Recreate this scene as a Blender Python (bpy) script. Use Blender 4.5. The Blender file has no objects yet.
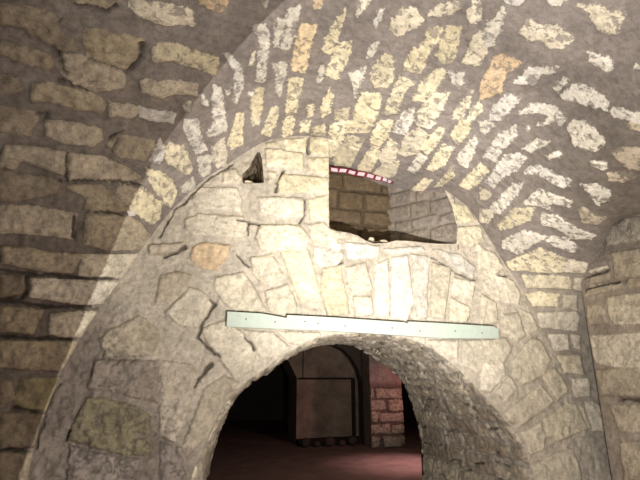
import bpy, bmesh, math, random
import numpy as np
from mathutils import Vector
from mathutils.bvhtree import BVHTree

random.seed(7)
rng = np.random.default_rng(7)
COL = bpy.context.scene.collection
EYE = 1.5
YAW, PITCH, FOC = math.radians(13.0), math.radians(16.3), 462.0
CAM = np.array([0.0, 0.0, EYE])
FWD = np.array([math.sin(YAW)*math.cos(PITCH), math.cos(YAW)*math.cos(PITCH), math.sin(PITCH)])
RGT = np.array([math.cos(YAW), -math.sin(YAW), 0.0])
UPV = np.cross(RGT, FWD)

def ray(x, y):
    d = FWD + RGT*(x-320)/FOC - UPV*(y-240)/FOC
    return d/np.linalg.norm(d)
def at_Y(x, y, Y):
    d = ray(x, y); return CAM + d*(Y/d[1])
def at_Z(x, y, Z):
    d = ray(x, y); return CAM + d*((Z-EYE)/d[2])

def lin(c):
    c = np.array(c, float)/255.0
    return np.where(c <= 0.04045, c/12.92, ((c+0.055)/1.055)**2.4)

# ------------------------------------------------------------------ noise
def _hash(i, j, k, s):
    h = (i*374761393 + j*668265263 + k*2147483647 + s*1442695041) & 0xffffffff
    h = ((h ^ (h >> 13))*1274126177) & 0xffffffff
    h = (h ^ (h >> 16)) & 0xffff
    return h/32767.5 - 1.0
def vnoise(p, freq, seed=0):
    q = p*freq
    i = np.floor(q).astype(np.int64); f = q-i
    f = f*f*(3-2*f)
    r = 0
    for a in (0, 1):
        for b in (0, 1):
            for c in (0, 1):
                w = (f[:, 0] if a else 1-f[:, 0])*(f[:, 1] if b else 1-f[:, 1])*(f[:, 2] if c else 1-f[:, 2])
                r = r + w*_hash(i[:, 0]+a, i[:, 1]+b, i[:, 2]+c, seed)
    return r
def fbm(p, freq, octv=4, seed=0, gain=0.55):
    r = 0; a = 1.0; t = 0
    for o in range(octv):
        r = r + a*vnoise(p, freq*(2.03**o), seed+o*17); t += a; a *= gain
    return r/t
def sstep(a, b, x):
    t = np.clip((x-a)/(b-a), 0, 1); return t*t*(3-2*t)

# ------------------------------------------------------------------ curves
def resample(P, n):
    P = np.asarray(P, float)
    # catmull-rom through the points, then even spacing
    Q = np.vstack([2*P[0]-P[1], P, 2*P[-1]-P[-2]])
    out = []
    for i in range(1, len(Q)-2):
        for t in np.linspace(0, 1, 24, endpoint=False):
            p0, p1, p2, p3 = Q[i-1:i+3]
            out.append(0.5*((2*p1)+(-p0+p2)*t+(2*p0-5*p1+4*p2-p3)*t*t+(-p0+3*p1-3*p2+p3)*t**3))
    out.append(P[-1]); out = np.array(out)
    s = np.concatenate([[0], np.cumsum(np.linalg.norm(np.diff(out, axis=0), axis=1))])
    t = np.linspace(0, s[-1], n)
    return np.stack([np.interp(t, s, out[:, k]) for k in range(out.shape[1])], 1), t

YW = 3.0
# outer border of the infill wall (where it meets the vault and side walls)
B_PX = [(27,480),(34,447),(45,414),(60,376),(70,357),(83,334),(100,308),(120,281),(137,256),(150,238),(165,218),(185,197),(205,179),(222,168),(240,156),
        (262,143),(280,138),(305,136),(328,139),(355,147),(390,161),(420,176),(442,188),(465,205),(480,224),(492,243),(506,266),(520,287),(530,307),
        (541,330),(552,349),(560,366),(569,388),(580,410),(590,433),(598,458),(604,482)]
Bp = [at_Y(x, y, YW) for x, y in B_PX]
def down_to_floor(a, b, n=3):
    # continue from b (coming from a) down to the floor, easing to vertical
    out = []; sl = (b[0]-a[0])/(b[2]-a[2]) if abs(b[2]-a[2]) > 1e-6 else 0
    z0 = b[2]; x = b[0]; z = z0
    for k in range(n):
        nz = z0*(1-(k+1)/n)
        x = x + sl*(nz-z)*(0.55**(k+1)); z = nz
        out.append(np.array([x, b[1], z-0.02*(k == n-1)]))
    return out
Bfull = down_to_floor(Bp[1], Bp[0], 4)[::-1] + Bp + down_to_floor(Bp[-2], Bp[-1], 4)
Bfull = np.array(Bfull)
B_D_KEYS = [((27,480),(-.906,-.42,0)),((150,238),(-.906,-.42,0)),((185,197),(-.74,-.6,.30)),((222,168),(-.45,-.85,.25)),
            ((262,143),(-.25,-.95,.15)),((305,136),(-.2,-.97,.07)),((442,188),(-.2,-.97,.05)),((492,243),(-.12,-.98,.05)),
            ((506,266),(.3,-.93,.04)),((520,287),(.75,-.6,0)),((530,307),(.97,-.2,0)),((560,366),(.995,-.1,0)),((604,482),(.995,-.1,0))]

F_PX = [(190,484),(196,465),(206,442),(218,416),(232,395),(245,383),(262,371),(280,357),(300,346),(318,338),(340,334),(375,333),(405,338),
        (425,345),(445,358),(462,373),(480,392),(505,420),(517,434),(527,456),(534,482)]
K_PX = [(204,484),(209,462),(214,444),(223,420),(234,397),(247,384),(264,372),(282,359),(302,349),(320,342.5),(345,343),(360,347),(370,353),
        (382,361),(397,373),(407,387),(416,410),(421,432),(424,458),(425,482)]
YB = 4.6
def full(px, Y):
    p = [at_Y(x, y, Y) for x, y in px]
    return np.array(down_to_floor(p[1], p[0], 3)[::-1] + p + down_to_floor(p[-2], p[-1], 3))
Ffull, Kfull = full(F_PX, YW), full(K_PX, YB)

# ------------------------------------------------------------------ stones traced on the photographed masonry
# each row: surface, tile origin, colour letter, outline (four units = one pixel of the frame)
STONES = """
H 0,0 b 0,10 100,15 170,30 240,75 230,120 290,150 310,200 230,190 100,110 0,90
H 0,0 b 0,165 60,175 150,200 200,215 215,250 195,275 100,250 0,215
H 0,0 t 345,105 400,110 480,140 575,155 560,200 550,240 505,275 400,240 355,215 340,160
H 0,0 t 245,215 350,225 400,245 480,275 500,300 495,345 380,360 300,330 250,290
H 0,0 b 0,300 70,315 90,350 40,375 0,370
H 0,0 t 130,330 230,335 320,360 400,385 420,410 410,450 300,435 220,405 130,400
H 0,0 g 440,405 500,410 560,430 530,465 440,460
H 0,0 t 300,0 460,0 465,25 430,35 370,20 310,18
H 0,0 c 515,-5 640,5 740,30 775,45 775,105 730,95 650,95 600,75 550,55 520,25
H 160,0 y -30,195 0,170 60,175 150,205 235,230 230,290 210,300 150,270 50,240 -25,235
H 160,0 o 140,-5 270,-5 270,25 235,45 190,30
H 160,0 g 0,315 60,320 150,335 145,380 60,370 0,385 -70,360 -75,315
H 0,0 w 560,425 640,440 700,450 690,490 600,480 560,460
H 0,0 b 0,425 130,445 150,470 115,540 0,520
H 160,0 w 92,420 118,400 120,440 100,436
H 0,120 t 185,5 300,10 400,35 410,70 370,100 260,90 190,60
H 0,120 g 20,100 130,105 260,130 270,160 255,215 180,190 80,155 60,190 0,180
H 0,120 b 0,205 60,215 200,235 240,250 220,290 150,305 60,320 0,315
H 0,120 g 280,135 400,145 500,185 575,235 560,255 480,250 380,240 280,235
H 0,120 t 430,90 480,60 620,80 600,130 580,160 480,145
H 0,120 t 270,265 400,260 470,310 520,360 440,370 340,355 350,310
H 0,120 g 475,270 520,260 545,275 520,340 470,305
H 0,120 g 0,345 120,345 300,375 305,400 290,475 200,460 60,450 0,450
H 0,120 t 345,375 500,382 550,405 610,465 590,530 440,520 340,495
H 0,120 y 560,262 645,330 640,390 610,418 520,350
H 0,120 y 580,192 640,205 690,240 710,290 680,350 650,320 600,250
H 0,120 w 640,70 625,110 595,165 640,175 660,130
H 0,120 w 515,362 530,360 540,380 515,380
H 0,240 t 5,30 100,30 200,50 320,60 285,130 200,125 100,110 10,90
H 0,240 c 330,60 440,60 550,58 485,150 400,148 320,145
H 0,240 b 0,140 90,150 100,180 80,215 0,225
H 0,240 c 115,155 260,160 390,165 480,158 400,262 350,258 240,245 120,225
H 0,240 t 0,270 100,275 170,285 130,370 40,365 0,360
H 0,240 c 205,300 320,285 385,290 320,385 290,390 200,375
H 0,240 t 0,400 100,408 310,405 275,500 240,520 100,510 0,505
H 0,360 m 85,75 240,68 180,205 110,205 60,180
H 0,360 b 0,75 40,85 50,150 0,185
H 0,360 b 0,215 100,220 180,215 140,345 60,350 0,355
H 0,360 b 0,370 80,375 130,370 110,480 0,500
T 0,360 n 350,150 420,150 560,190 600,220 610,380 500,385 400,355 270,320 290,260 330,190
T 0,360 h 280,340 400,370 560,400 540,490 270,490
T 0,360 h 380,0 640,0 640,170 580,160 430,120 350,110
T 0,240 g 440,360 560,300 640,360 640,460 420,470 400,400
T 160,360 g 0,0 130,20 170,100 60,330 0,300
T 160,360 g 180,110 260,60 320,90 260,190 200,300 110,380 90,340
T 160,360 h 0,330 90,350 110,400 100,490 0,490
T 160,240 c 20,290 120,190 160,200 215,245 190,300 155,350 80,345
T 160,240 g 0,140 70,125 130,140 110,190 30,260 -20,260
T 160,240 R 0,20 100,10 100,35 40,60 -40,60 -50,20
T 160,240 o 130,30 170,10 280,20 275,60 230,125 160,115 120,75
T 160,240 c 220,150 330,130 370,180 430,290 300,285 250,250 215,190
T 160,240 c 360,70 450,55 490,140 470,160 400,175 370,130
T 160,240 y 480,45 590,40 620,130 640,230 560,250 530,180
T 160,240 c 420,205 510,175 545,250 550,295 470,300 430,280
T 160,240 w 615,30 700,10 735,60 720,100 640,110 610,80
T 160,240 c 165,355 260,320 330,370 385,450 370,520 300,560 240,480 190,420
T 160,240 c 330,360 450,370 520,430 470,475 400,470 360,400
T 160,240 c 470,365 640,370 640,385 560,420 510,410
T 320,240 y 10,115 80,100 100,200 115,300 30,305 0,200
T 320,240 c 100,110 180,90 210,190 200,215 130,215 110,180
T 320,240 c 130,225 205,225 210,300 140,310
T 320,240 w 218,100 270,75 280,230 275,310 215,305
T 320,240 w 285,70 350,60 375,250 350,320 285,315
T 320,240 w 365,55 440,70 430,180 430,310 385,320
T 320,240 c 445,90 520,110 515,200 495,320 440,310
T 320,240 c 530,150 620,170 610,240 520,215
T 320,240 c 520,230 600,270 590,330 510,325
T 320,240 w 5,5 85,15 80,80 10,100 -20,60
T 320,240 w 100,10 240,25 230,70 110,80
T 320,240 w 255,35 400,25 430,45 350,50 290,60
T 320,240 w 470,40 560,60 620,110 610,155 520,100
T 320,240 c 430,400 550,400 550,470 500,480 450,440
T 320,240 c 570,400 640,400 680,470 640,540 560,500
T 320,240 c 625,10 680,60 690,150 640,190 630,120
T 160,120 c 150,270 310,275 330,330 320,370 150,355 130,320
T 160,120 c 100,400 160,375 330,390 355,420 330,470 130,465 100,430
T 160,120 c 250,215 300,195 330,235 320,260 250,255
T 160,120 c 390,310 570,310 580,390 480,395 400,370
T 160,120 c 400,420 560,420 600,480 580,530 400,520 380,470
T 160,120 y 420,115 480,120 570,135 575,200 480,190 425,185
T 160,120 y 430,92 480,92 480,110 425,106
T 160,120 y 490,80 585,70 585,130 500,120
T 160,120 y 595,70 680,60 676,145 600,140
T 160,120 y 590,155 676,150 676,220 590,210
T 160,120 y 490,215 600,225 676,235 676,290 470,295 465,240
T 160,120 c 430,205 465,210 460,260 430,250
T 160,120 y 590,320 676,300 676,400 600,400
T 160,120 c 590,420 650,410 676,430 720,450 700,520 610,500
T 320,120 y 525,330 590,345 620,400 590,410 530,410
T 320,120 y 545,430 640,420 655,480 600,510 540,490
H 160,0 w 370,100 420,95 437,130 430,240 415,330 380,325 400,170
H 160,0 w 250,210 280,215 330,270 335,330 305,415 290,405 300,290
H 160,0 w 460,70 510,65 490,130 470,190 455,190
H 160,0 w 515,35 560,20 545,110 520,195 480,195 510,110
H 160,0 o 565,100 630,95 610,160 580,290 525,280 540,180
H 160,0 w 450,255 500,240 510,260 495,330 480,385 460,370 465,300
H 160,0 y 520,310 575,310 545,450 500,460
H 160,0 c 365,205 380,205 372,255 358,265
H 160,0 w 215,340 245,350 262,470 270,530 200,545 175,535 215,500 210,410
H 160,0 y 380,350 415,345 410,430 400,475 370,475 365,400
H 160,0 w 262,360 282,350 284,372 266,380
H 160,0 w 168,375 190,400 188,420 170,410
H 160,0 w 350,370 378,366 370,385 352,385
H 160,0 o 620,0 650,-5 650,25 620,30
H 160,0 w 630,30 642,20 642,35
H 160,0 w 405,0 428,0 424,28 410,18
H 160,120 y 310,-30 335,-30 335,0 330,100 285,115 270,95 285,50
H 160,120 y 450,-55 475,-55 470,0 440,65 405,55 420,10
H 160,120 c 365,-10 400,-10 395,20 370,20
H 160,120 w 340,60 395,35 398,105 350,205 330,220 335,150
H 160,120 w 280,130 330,110 335,190 325,215 285,185
H 160,120 c 205,110 255,70 270,150 260,185 230,190 205,160
H 160,120 w 150,150 200,135 205,205 170,235
H 160,120 w 95,-5 150,-5 160,60 190,115 145,138 120,90 100,50
H 160,120 y 25,95 95,100 130,190 120,215 90,215 50,180 20,160
H 160,120 w 85,270 130,225 150,265 110,300 90,290
H 160,120 w 10,385 35,385 30,420 10,420
H 160,120 y 495,0 530,-20 540,0 525,70 490,70
H 160,120 y 565,0 605,0 590,50 560,50
H 160,120 y 590,-60 620,-65 610,-20 590,-10
H 320,120 y -30,30 20,15 20,62 -30,58
H 320,0 y 5,190 60,80 105,30 90,90 75,150 40,215 15,210
H 320,0 y 70,165 125,165 125,200 90,280 65,320 20,300 50,220
H 320,0 w 115,295 180,265 175,310 140,390 130,330
H 320,0 w 215,170 235,165 215,220 185,235 190,200
H 320,0 w 235,30 255,30 250,70 225,110 215,90
H 320,0 w 150,0 200,0 180,30 150,65
H 320,0 c 280,90 330,35 385,30 410,75 400,100 310,145 280,115
H 320,0 c 430,60 480,20 540,0 565,20 530,60 480,60
H 320,0 c 590,60 610,0 640,0 650,80 600,95
H 320,0 y 430,110 490,105 470,165 430,220 405,290 370,290 335,270 360,210 420,160
H 320,0 y 510,100 570,110 550,180 540,240 490,250 465,220
H 320,0 c 570,250 620,130 660,110 670,200 640,260
H 320,0 y 200,290 260,215 290,220 300,300 270,350 220,350 205,320
H 320,0 y 370,400 390,340 450,290 490,262 505,290 470,350 410,405
H 320,0 y 255,440 320,300 385,330 340,360 310,450 270,460
H 320,0 y 130,450 170,370 240,370 240,440 220,478 140,478
H 320,0 y 0,430 40,350 55,380 40,450 10,470
H 320,0 y 60,440 120,430 110,478 60,478
H 320,0 w 330,450 380,425 370,480 320,480
H 320,0 c 390,450 450,370 520,370 490,440 460,478 390,478
H 320,0 w 510,280 550,290 580,285 560,360 530,330
H 320,0 c 540,440 610,360 600,410 570,478 530,478
H 320,0 y 600,440 640,400 650,440 620,478 590,478
H 320,0 w 0,260 20,255 5,330 -15,330
H 320,120 y 40,20 100,0 100,60 60,140 35,150 35,90
H 320,120 y 110,0 215,0 200,50 100,50
H 320,120 y 110,60 180,70 160,110 120,190 60,185 50,160
H 320,120 y 205,60 240,0 295,0 270,70 230,115 200,100
H 320,120 y 150,190 200,110 240,120 235,150 200,205 150,200
H 320,120 w 290,50 310,0 370,0 340,60
H 320,120 c 230,150 280,70 320,100 290,180 250,175
H 320,120 c 310,130 350,50 400,30 435,60 400,130 340,145
H 320,120 y 400,110 480,20 500,30 490,70 430,140
H 320,120 y 520,60 560,0 605,0 590,60 550,100
H 320,120 w 350,200 400,130 430,150 380,215
H 320,120 y 425,195 490,95 535,110 500,180 450,205
H 320,120 w 545,150 620,60 630,90 590,190 560,180
H 320,120 y 350,290 420,230 450,240 400,300
H 320,120 y 455,270 530,185 540,220 490,265
H 320,120 y 555,260 640,170 640,250 590,280
H 320,120 y 210,215 250,175 320,160 300,220 270,230
H 320,120 c 380,0 470,0 440,35 390,20
H 480,0 w 0,130 90,30 105,50 60,170 30,190 0,200
H 480,0 w 100,-5 180,-5 150,20 110,15
H 480,0 w 270,-5 345,-5 320,20 280,15
H 480,0 c 155,130 200,70 245,100 300,95 375,150 330,190 280,190 240,155 210,165
H 480,0 c 385,15 470,20 580,60 550,130 510,130 460,100 440,50
H 480,0 w 435,205 470,215 545,245 505,295 470,260 440,240
H 480,0 o 0,340 60,220 100,215 175,250 110,290 80,370 30,390 0,400
H 480,0 w 140,330 200,270 310,265 300,290 240,300 220,335 150,335
H 480,0 w 290,350 340,305 360,310 310,370
H 480,0 w 320,380 380,335 450,350 520,410 500,435 440,420 330,400
H 480,0 w 510,440 560,425 640,450 650,500 600,480 540,465
H 480,0 w 40,440 110,370 160,395 130,430 80,480 40,480
H 480,0 w 150,460 210,410 300,425 345,480 300,480 240,450
H 480,0 w 610,270 630,255 630,275
H 480,120 w 350,30 370,0 440,10 500,80 460,125 380,100
H 480,120 g 530,120 600,105 650,110 650,200 600,195 560,160
H 480,120 g 585,10 640,-5 650,40 610,30
H 480,120 w 445,160 510,170 500,205 450,180
H 480,120 g 515,215 600,205 620,225 570,245 520,245
H 480,120 w 400,255 470,255 515,280 520,320 470,340 440,295
H 480,120 g 395,350 430,350 460,380 510,390 470,415 410,410
H 480,120 w 200,185 240,180 300,215 365,235 350,270 300,260 240,220 180,215
H 480,120 w 170,335 235,270 280,290 370,320 360,350 300,330 270,340 290,365 240,345
H 480,120 w 245,375 310,380 350,410 410,440 470,460 440,475 380,475 300,430 250,420
H 480,120 y 70,420 140,350 220,350 200,400 130,430 80,440
H 480,120 w 40,350 130,255 175,250 150,300 80,375 50,370
H 480,120 w 20,250 100,140 160,130 185,150 150,200 90,230 50,270
H 480,120 w 10,150 70,60 140,20 150,60 90,120 60,165
H 480,120 w 170,115 230,75 280,85 240,110 200,130
H 480,120 w 260,145 320,120 330,140 280,155
H 480,120 w 185,30 200,30 195,50
H 480,120 w 230,20 280,-10 300,0 250,25
H 480,120 w 300,0 330,-20 350,0 320,25
H 480,120 w 0,10 40,0 60,20 20,55 0,45
H 480,120 y 0,170 40,200 0,240
H 480,120 c 0,270 50,290 30,320 0,320
H 480,120 w 90,480 180,440 270,465 220,490 150,535 90,510
H 480,120 w 290,465 350,470 395,510 370,530 300,505 260,480
H 480,120 c 0,350 60,370 30,410 0,410
H 480,240 y 100,90 240,30 340,75 330,130 250,130 130,120
H 480,240 c 340,75 430,90 420,130 335,130
H 480,240 y 165,140 360,145 362,195 180,190
H 480,240 c 375,150 415,150 405,205 370,195
H 480,240 y 180,215 240,205 320,215 310,265 210,265
H 480,240 c 330,215 390,220 390,280 330,275
H 480,240 c 225,290 380,285 400,300 390,365 240,350
H 480,240 c 270,375 350,375 355,440 290,450
H 480,240 c 365,375 400,380 400,440 370,430
H 480,240 c 300,462 395,455 415,540 335,530
T 480,240 c 0,130 50,135 130,165 160,215 150,260 50,240 10,190
T 480,240 c 0,30 50,50 95,110 60,140 0,110
T 480,240 c 0,215 60,250 75,330 0,340
T 480,240 c 90,300 150,290 180,380 150,410 90,370
T 480,240 c 150,270 210,300 235,360 190,380
T 480,240 c 10,400 100,390 130,440 70,520 0,500
T 480,240 c 130,480 200,390 240,400 280,480 260,540 170,580 120,540
T 480,360 c 0,0 90,0 100,60 40,130 0,120
T 480,360 c 100,210 240,95 290,165 270,190 150,270 110,240
T 480,360 c 245,60 300,30 350,110 350,130 310,160 280,120
T 480,360 c 250,235 350,170 410,190 440,270 290,335 265,300
T 480,360 c 160,290 240,250 258,300 252,360 200,380
T 480,360 c 200,420 290,375 370,350 405,450 400,500 220,500
T 480,360 c 60,130 110,60 150,110 100,170
H 480,360 c 365,75 435,70 440,145 375,150
H 480,360 c 415,165 460,165 500,210 510,285 450,285 430,220
H 480,360 g 415,335 450,325 500,400 510,440 440,450
H 480,360 g 505,345 530,350 550,430 520,420
P 480,240 g 440,180 570,165 580,190 415,225
P 480,240 g 590,155 700,145 700,190 590,190
P 480,240 c 510,230 620,210 720,215 720,330 540,340 515,300
P 480,240 g 430,260 490,260 515,330 420,355
P 480,240 c 430,380 640,370 700,375 700,510 560,510 440,500
P 480,240 c 430,120 510,100 515,120 450,140
P 480,240 g 440,150 520,130 520,160 440,175
P 480,240 g 530,50 720,20 720,135 540,150
P 480,360 g 465,40 640,30 720,30 720,150 490,140
P 480,360 g 520,180 720,180 720,290 560,290
P 480,360 g 560,330 720,320 720,480 580,480
P 480,120 g 500,440 590,390 720,380 720,470 510,500
"""
PAL = {'c': (234,223,200), 'w': (234,227,213), 'y': (238,226,194), 'o': (231,205,170), 'g': (205,192,170),
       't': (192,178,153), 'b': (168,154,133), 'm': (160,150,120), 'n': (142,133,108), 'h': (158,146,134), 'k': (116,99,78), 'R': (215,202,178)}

# cracks: open joints, wide in four-units, on the same tiles
CRACKS = """
T 160,240 7 310,50 330,85 355,110
T 160,240 9 205,240 220,255 195,290 165,345 155,390 190,425 240,470
T 160,240 8 340,395 380,440
T 160,240 12 20,65 60,52 100,28
T 160,360 13 205,20 170,55 140,110
T 160,120 9 595,70 590,130
T 160,120 7 575,320 580,385 562,410
T 160,120 7 495,200 470,250 465,290
T 160,120 6 400,420 300,400
T 160,120 7 355,415 350,460
T 160,120 6 0,470 60,360 130,300 200,230 290,180
T 320,240 7 70,105 90,95
T 320,240 6 450,70 540,130 620,160
T 480,240 8 70,138 110,142
T 0,360 9 235,95 180,215 140,350
T 0,360 12 275,285 262,320
H 0,0 12 565,180 558,240 505,290
H 0,0 10 300,15 420,40 465,15
H 0,0 8 360,235 460,270 505,280
H 0,0 12 215,195 245,240 265,290
H 0,0 9 240,320 340,355
H 0,0 12 155,455 190,465 180,480
H 0,0 7 190,40 245,80
H 0,120 11 270,140 265,235 
H 0,120 9 240,245 380,242 560,258
H 0,120 10 490,40 440,75
H 0,120 7 470,70 450,120
H 0,120 10 300,385 295,475
H 0,120 8 380,365 500,380
H 0,240 12 112,145 115,190 90,235 0,240
H 0,240 10 0,120 200,140 300,150 480,156
H 0,240 12 0,245 200,265 400,265
H 0,240 10 0,385 150,395 300,395
H 0,360 10 60,190 180,212
H 0,360 10 0,362 130,360
P 480,240 9 515,115 450,140 415,155
P 480,240 8 410,200 500,180 590,160
P 480,240 12 430,370 480,368
P 480,360 12 470,150 560,155 640,165
"""

# ------------------------------------------------------------------ materials
def masonry_mat(name, rag=0.006, bump=0.35, edge=0.004, pits=0.5, grain=26.0):
    m = bpy.data.materials.new(name); m.use_nodes = True
    nt = m.node_tree; N = nt.nodes; L = nt.links
    bs = N['Principled BSDF']; bs.inputs['Roughness'].default_value = 0.92
    bs.inputs['Specular IOR Level'].default_value = 0.15
    tc = N.new('ShaderNodeTexCoord')
    def noise(sc, det=6, rough=.6, dist=0):
        n = N.new('ShaderNodeTexNoise'); n.inputs['Scale'].default_value = sc
        n.inputs['Detail'].default_value = det; n.inputs['Roughness'].default_value = rough
        n.inputs['Distortion'].default_value = dist
        L.new(tc.outputs['Object'], n.inputs['Vector']); return n.outputs['Fac']
    def math_(op, a, b=None, c=None):
        n = N.new('ShaderNodeMath'); n.operation = op
        for i, v in enumerate((a, b, c)):
            if v is None: continue
            if isinstance(v, (int, float)): n.inputs[i].default_value = v
            else: L.new(v, n.inputs[i])
        return n.outputs[0]
    def attr(nm, out='Color'):
        n = N.new('ShaderNodeAttribute'); n.attribute_name = nm; return n.outputs[out]
    def ramp(fac, a, b, lo=0.0, hi=1.0):
        n = N.new('ShaderNodeMapRange'); n.interpolation_type = 'SMOOTHSTEP'
        L.new(fac, n.inputs['Value']); n.inputs['From Min'].default_value = a; n.inputs['From Max'].default_value = b
        n.inputs['To Min'].default_value = lo; n.inputs['To Max'].default_value = hi; return n.outputs['Result']
    def mix(f, a, b, mode='MIX'):
        n = N.new('ShaderNodeMix'); n.data_type = 'RGBA'; n.blend_type = mode
        if isinstance(f, (int, float)): n.inputs[0].default_value = f
        else: L.new(f, n.inputs[0])
        L.new(a, n.inputs[6]) if not isinstance(a, tuple) else setattr(n.inputs[6], 'default_value', a)
        L.new(b, n.inputs[7]) if not isinstance(b, tuple) else setattr(n.inputs[7], 'default_value', b)
        return n.outputs[2]
    sd = attr('sd', 'Fac')
    n1 = noise(38, 5, .65)
    ragged = attr('rag', 'Fac')
    wob = math_('MULTIPLY', math_('SUBTRACT', n1, 0.5), math_('MULTIPLY', ragged, 5.0))
    s2 = math_('ADD', sd, wob)
    mask = ramp(s2, -edge, edge)
    # mortar smeared over the stone face
    smear = ramp(noise(20, 8, .72, .4), 0.52, 0.59)
    mask = math_('MULTIPLY', mask, math_('SUBTRACT', 1.0, math_('MULTIPLY', smear, attr('smear', 'Fac'))))
    g1 = ramp(noise(grain, 10, .78), .32, .66, .66, 1.10)
    g2 = ramp(noise(6, 4, .6), .3, .7, .86, 1.12)
    comb = N.new('ShaderNodeCombineColor')
    gg = math_('MULTIPLY', g1, g2)
    for i in range(3): L.new(gg, comb.inputs[i])
    stone = mix(1.0, attr('stone'), comb.outputs[0], 'MULTIPLY')
    pit = ramp(noise(70, 4, .6), .60, .68)
    stone = mix(math_('MULTIPLY', pit, pits), stone, (.20,.16,.12,1))
    mort = mix(1.0, attr('mortar'), comb.outputs[0], 'MULTIPLY')
    col = mix(mask, mort, stone)
    col = mix(attr('dirt', 'Fac'), col, (.07,.055,.045,1))
    L.new(col, bs.inputs['Base Color'])
    h = math_('ADD', math_('MULTIPLY', noise(45, 9, .72), 1.0), math_('MULTIPLY', mask, 0.35))
    h = math_('ADD', h, math_('MULTIPLY', noise(150, 4, .6), .35))
    bp = N.new('ShaderNodeBump'); bp.inputs['Strength'].default_value = bump; bp.inputs['Distance'].default_value = .02
    L.new(h, bp.inputs['Height']); L.new(bp.outputs[0], bs.inputs['Normal'])
    return m

def plain_mat(name, rgb, rough=.9, var=.25, scale=12, bump=.3, metallic=0, spec=.3, bd=.01):
    m = bpy.data.materials.new(name); m.use_nodes = True
    nt = m.node_tree; N = nt.nodes; L = nt.links; bs = N['Principled BSDF']
    bs.inputs['Roughness'].default_value = rough; bs.inputs['Metallic'].default_value = metallic
    bs.inputs['Specular IOR Level'].default_value = spec
    tc = N.new('ShaderNodeTexCoord'); n = N.new('ShaderNodeTexNoise')
    n.inputs['Scale'].default_value = scale; n.inputs['Detail'].default_value = 8; n.inputs['Roughness'].default_value = .65
    L.new(tc.outputs['Object'], n.inputs['Vector'])
    r = N.new('ShaderNodeValToRGB'); c = lin(rgb)
    r.color_ramp.elements[0].position = .3; r.color_ramp.elements[1].position = .7
    r.color_ramp.elements[0].color = (*(c*(1-var)), 1); r.color_ramp.elements[1].color = (*np.minimum(c*(1+var*.6), 1), 1)
    L.new(n.outputs['Fac'], r.inputs['Fac']); L.new(r.outputs['Color'], bs.inputs['Base Color'])
    b = N.new('ShaderNodeBump'); b.inputs['Strength'].default_value = bump; b.inputs['Distance'].default_value = bd
    L.new(n.outputs['Fac'], b.inputs['Height']); L.new(b.outputs[0], bs.inputs['Normal'])
    return m

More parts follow.
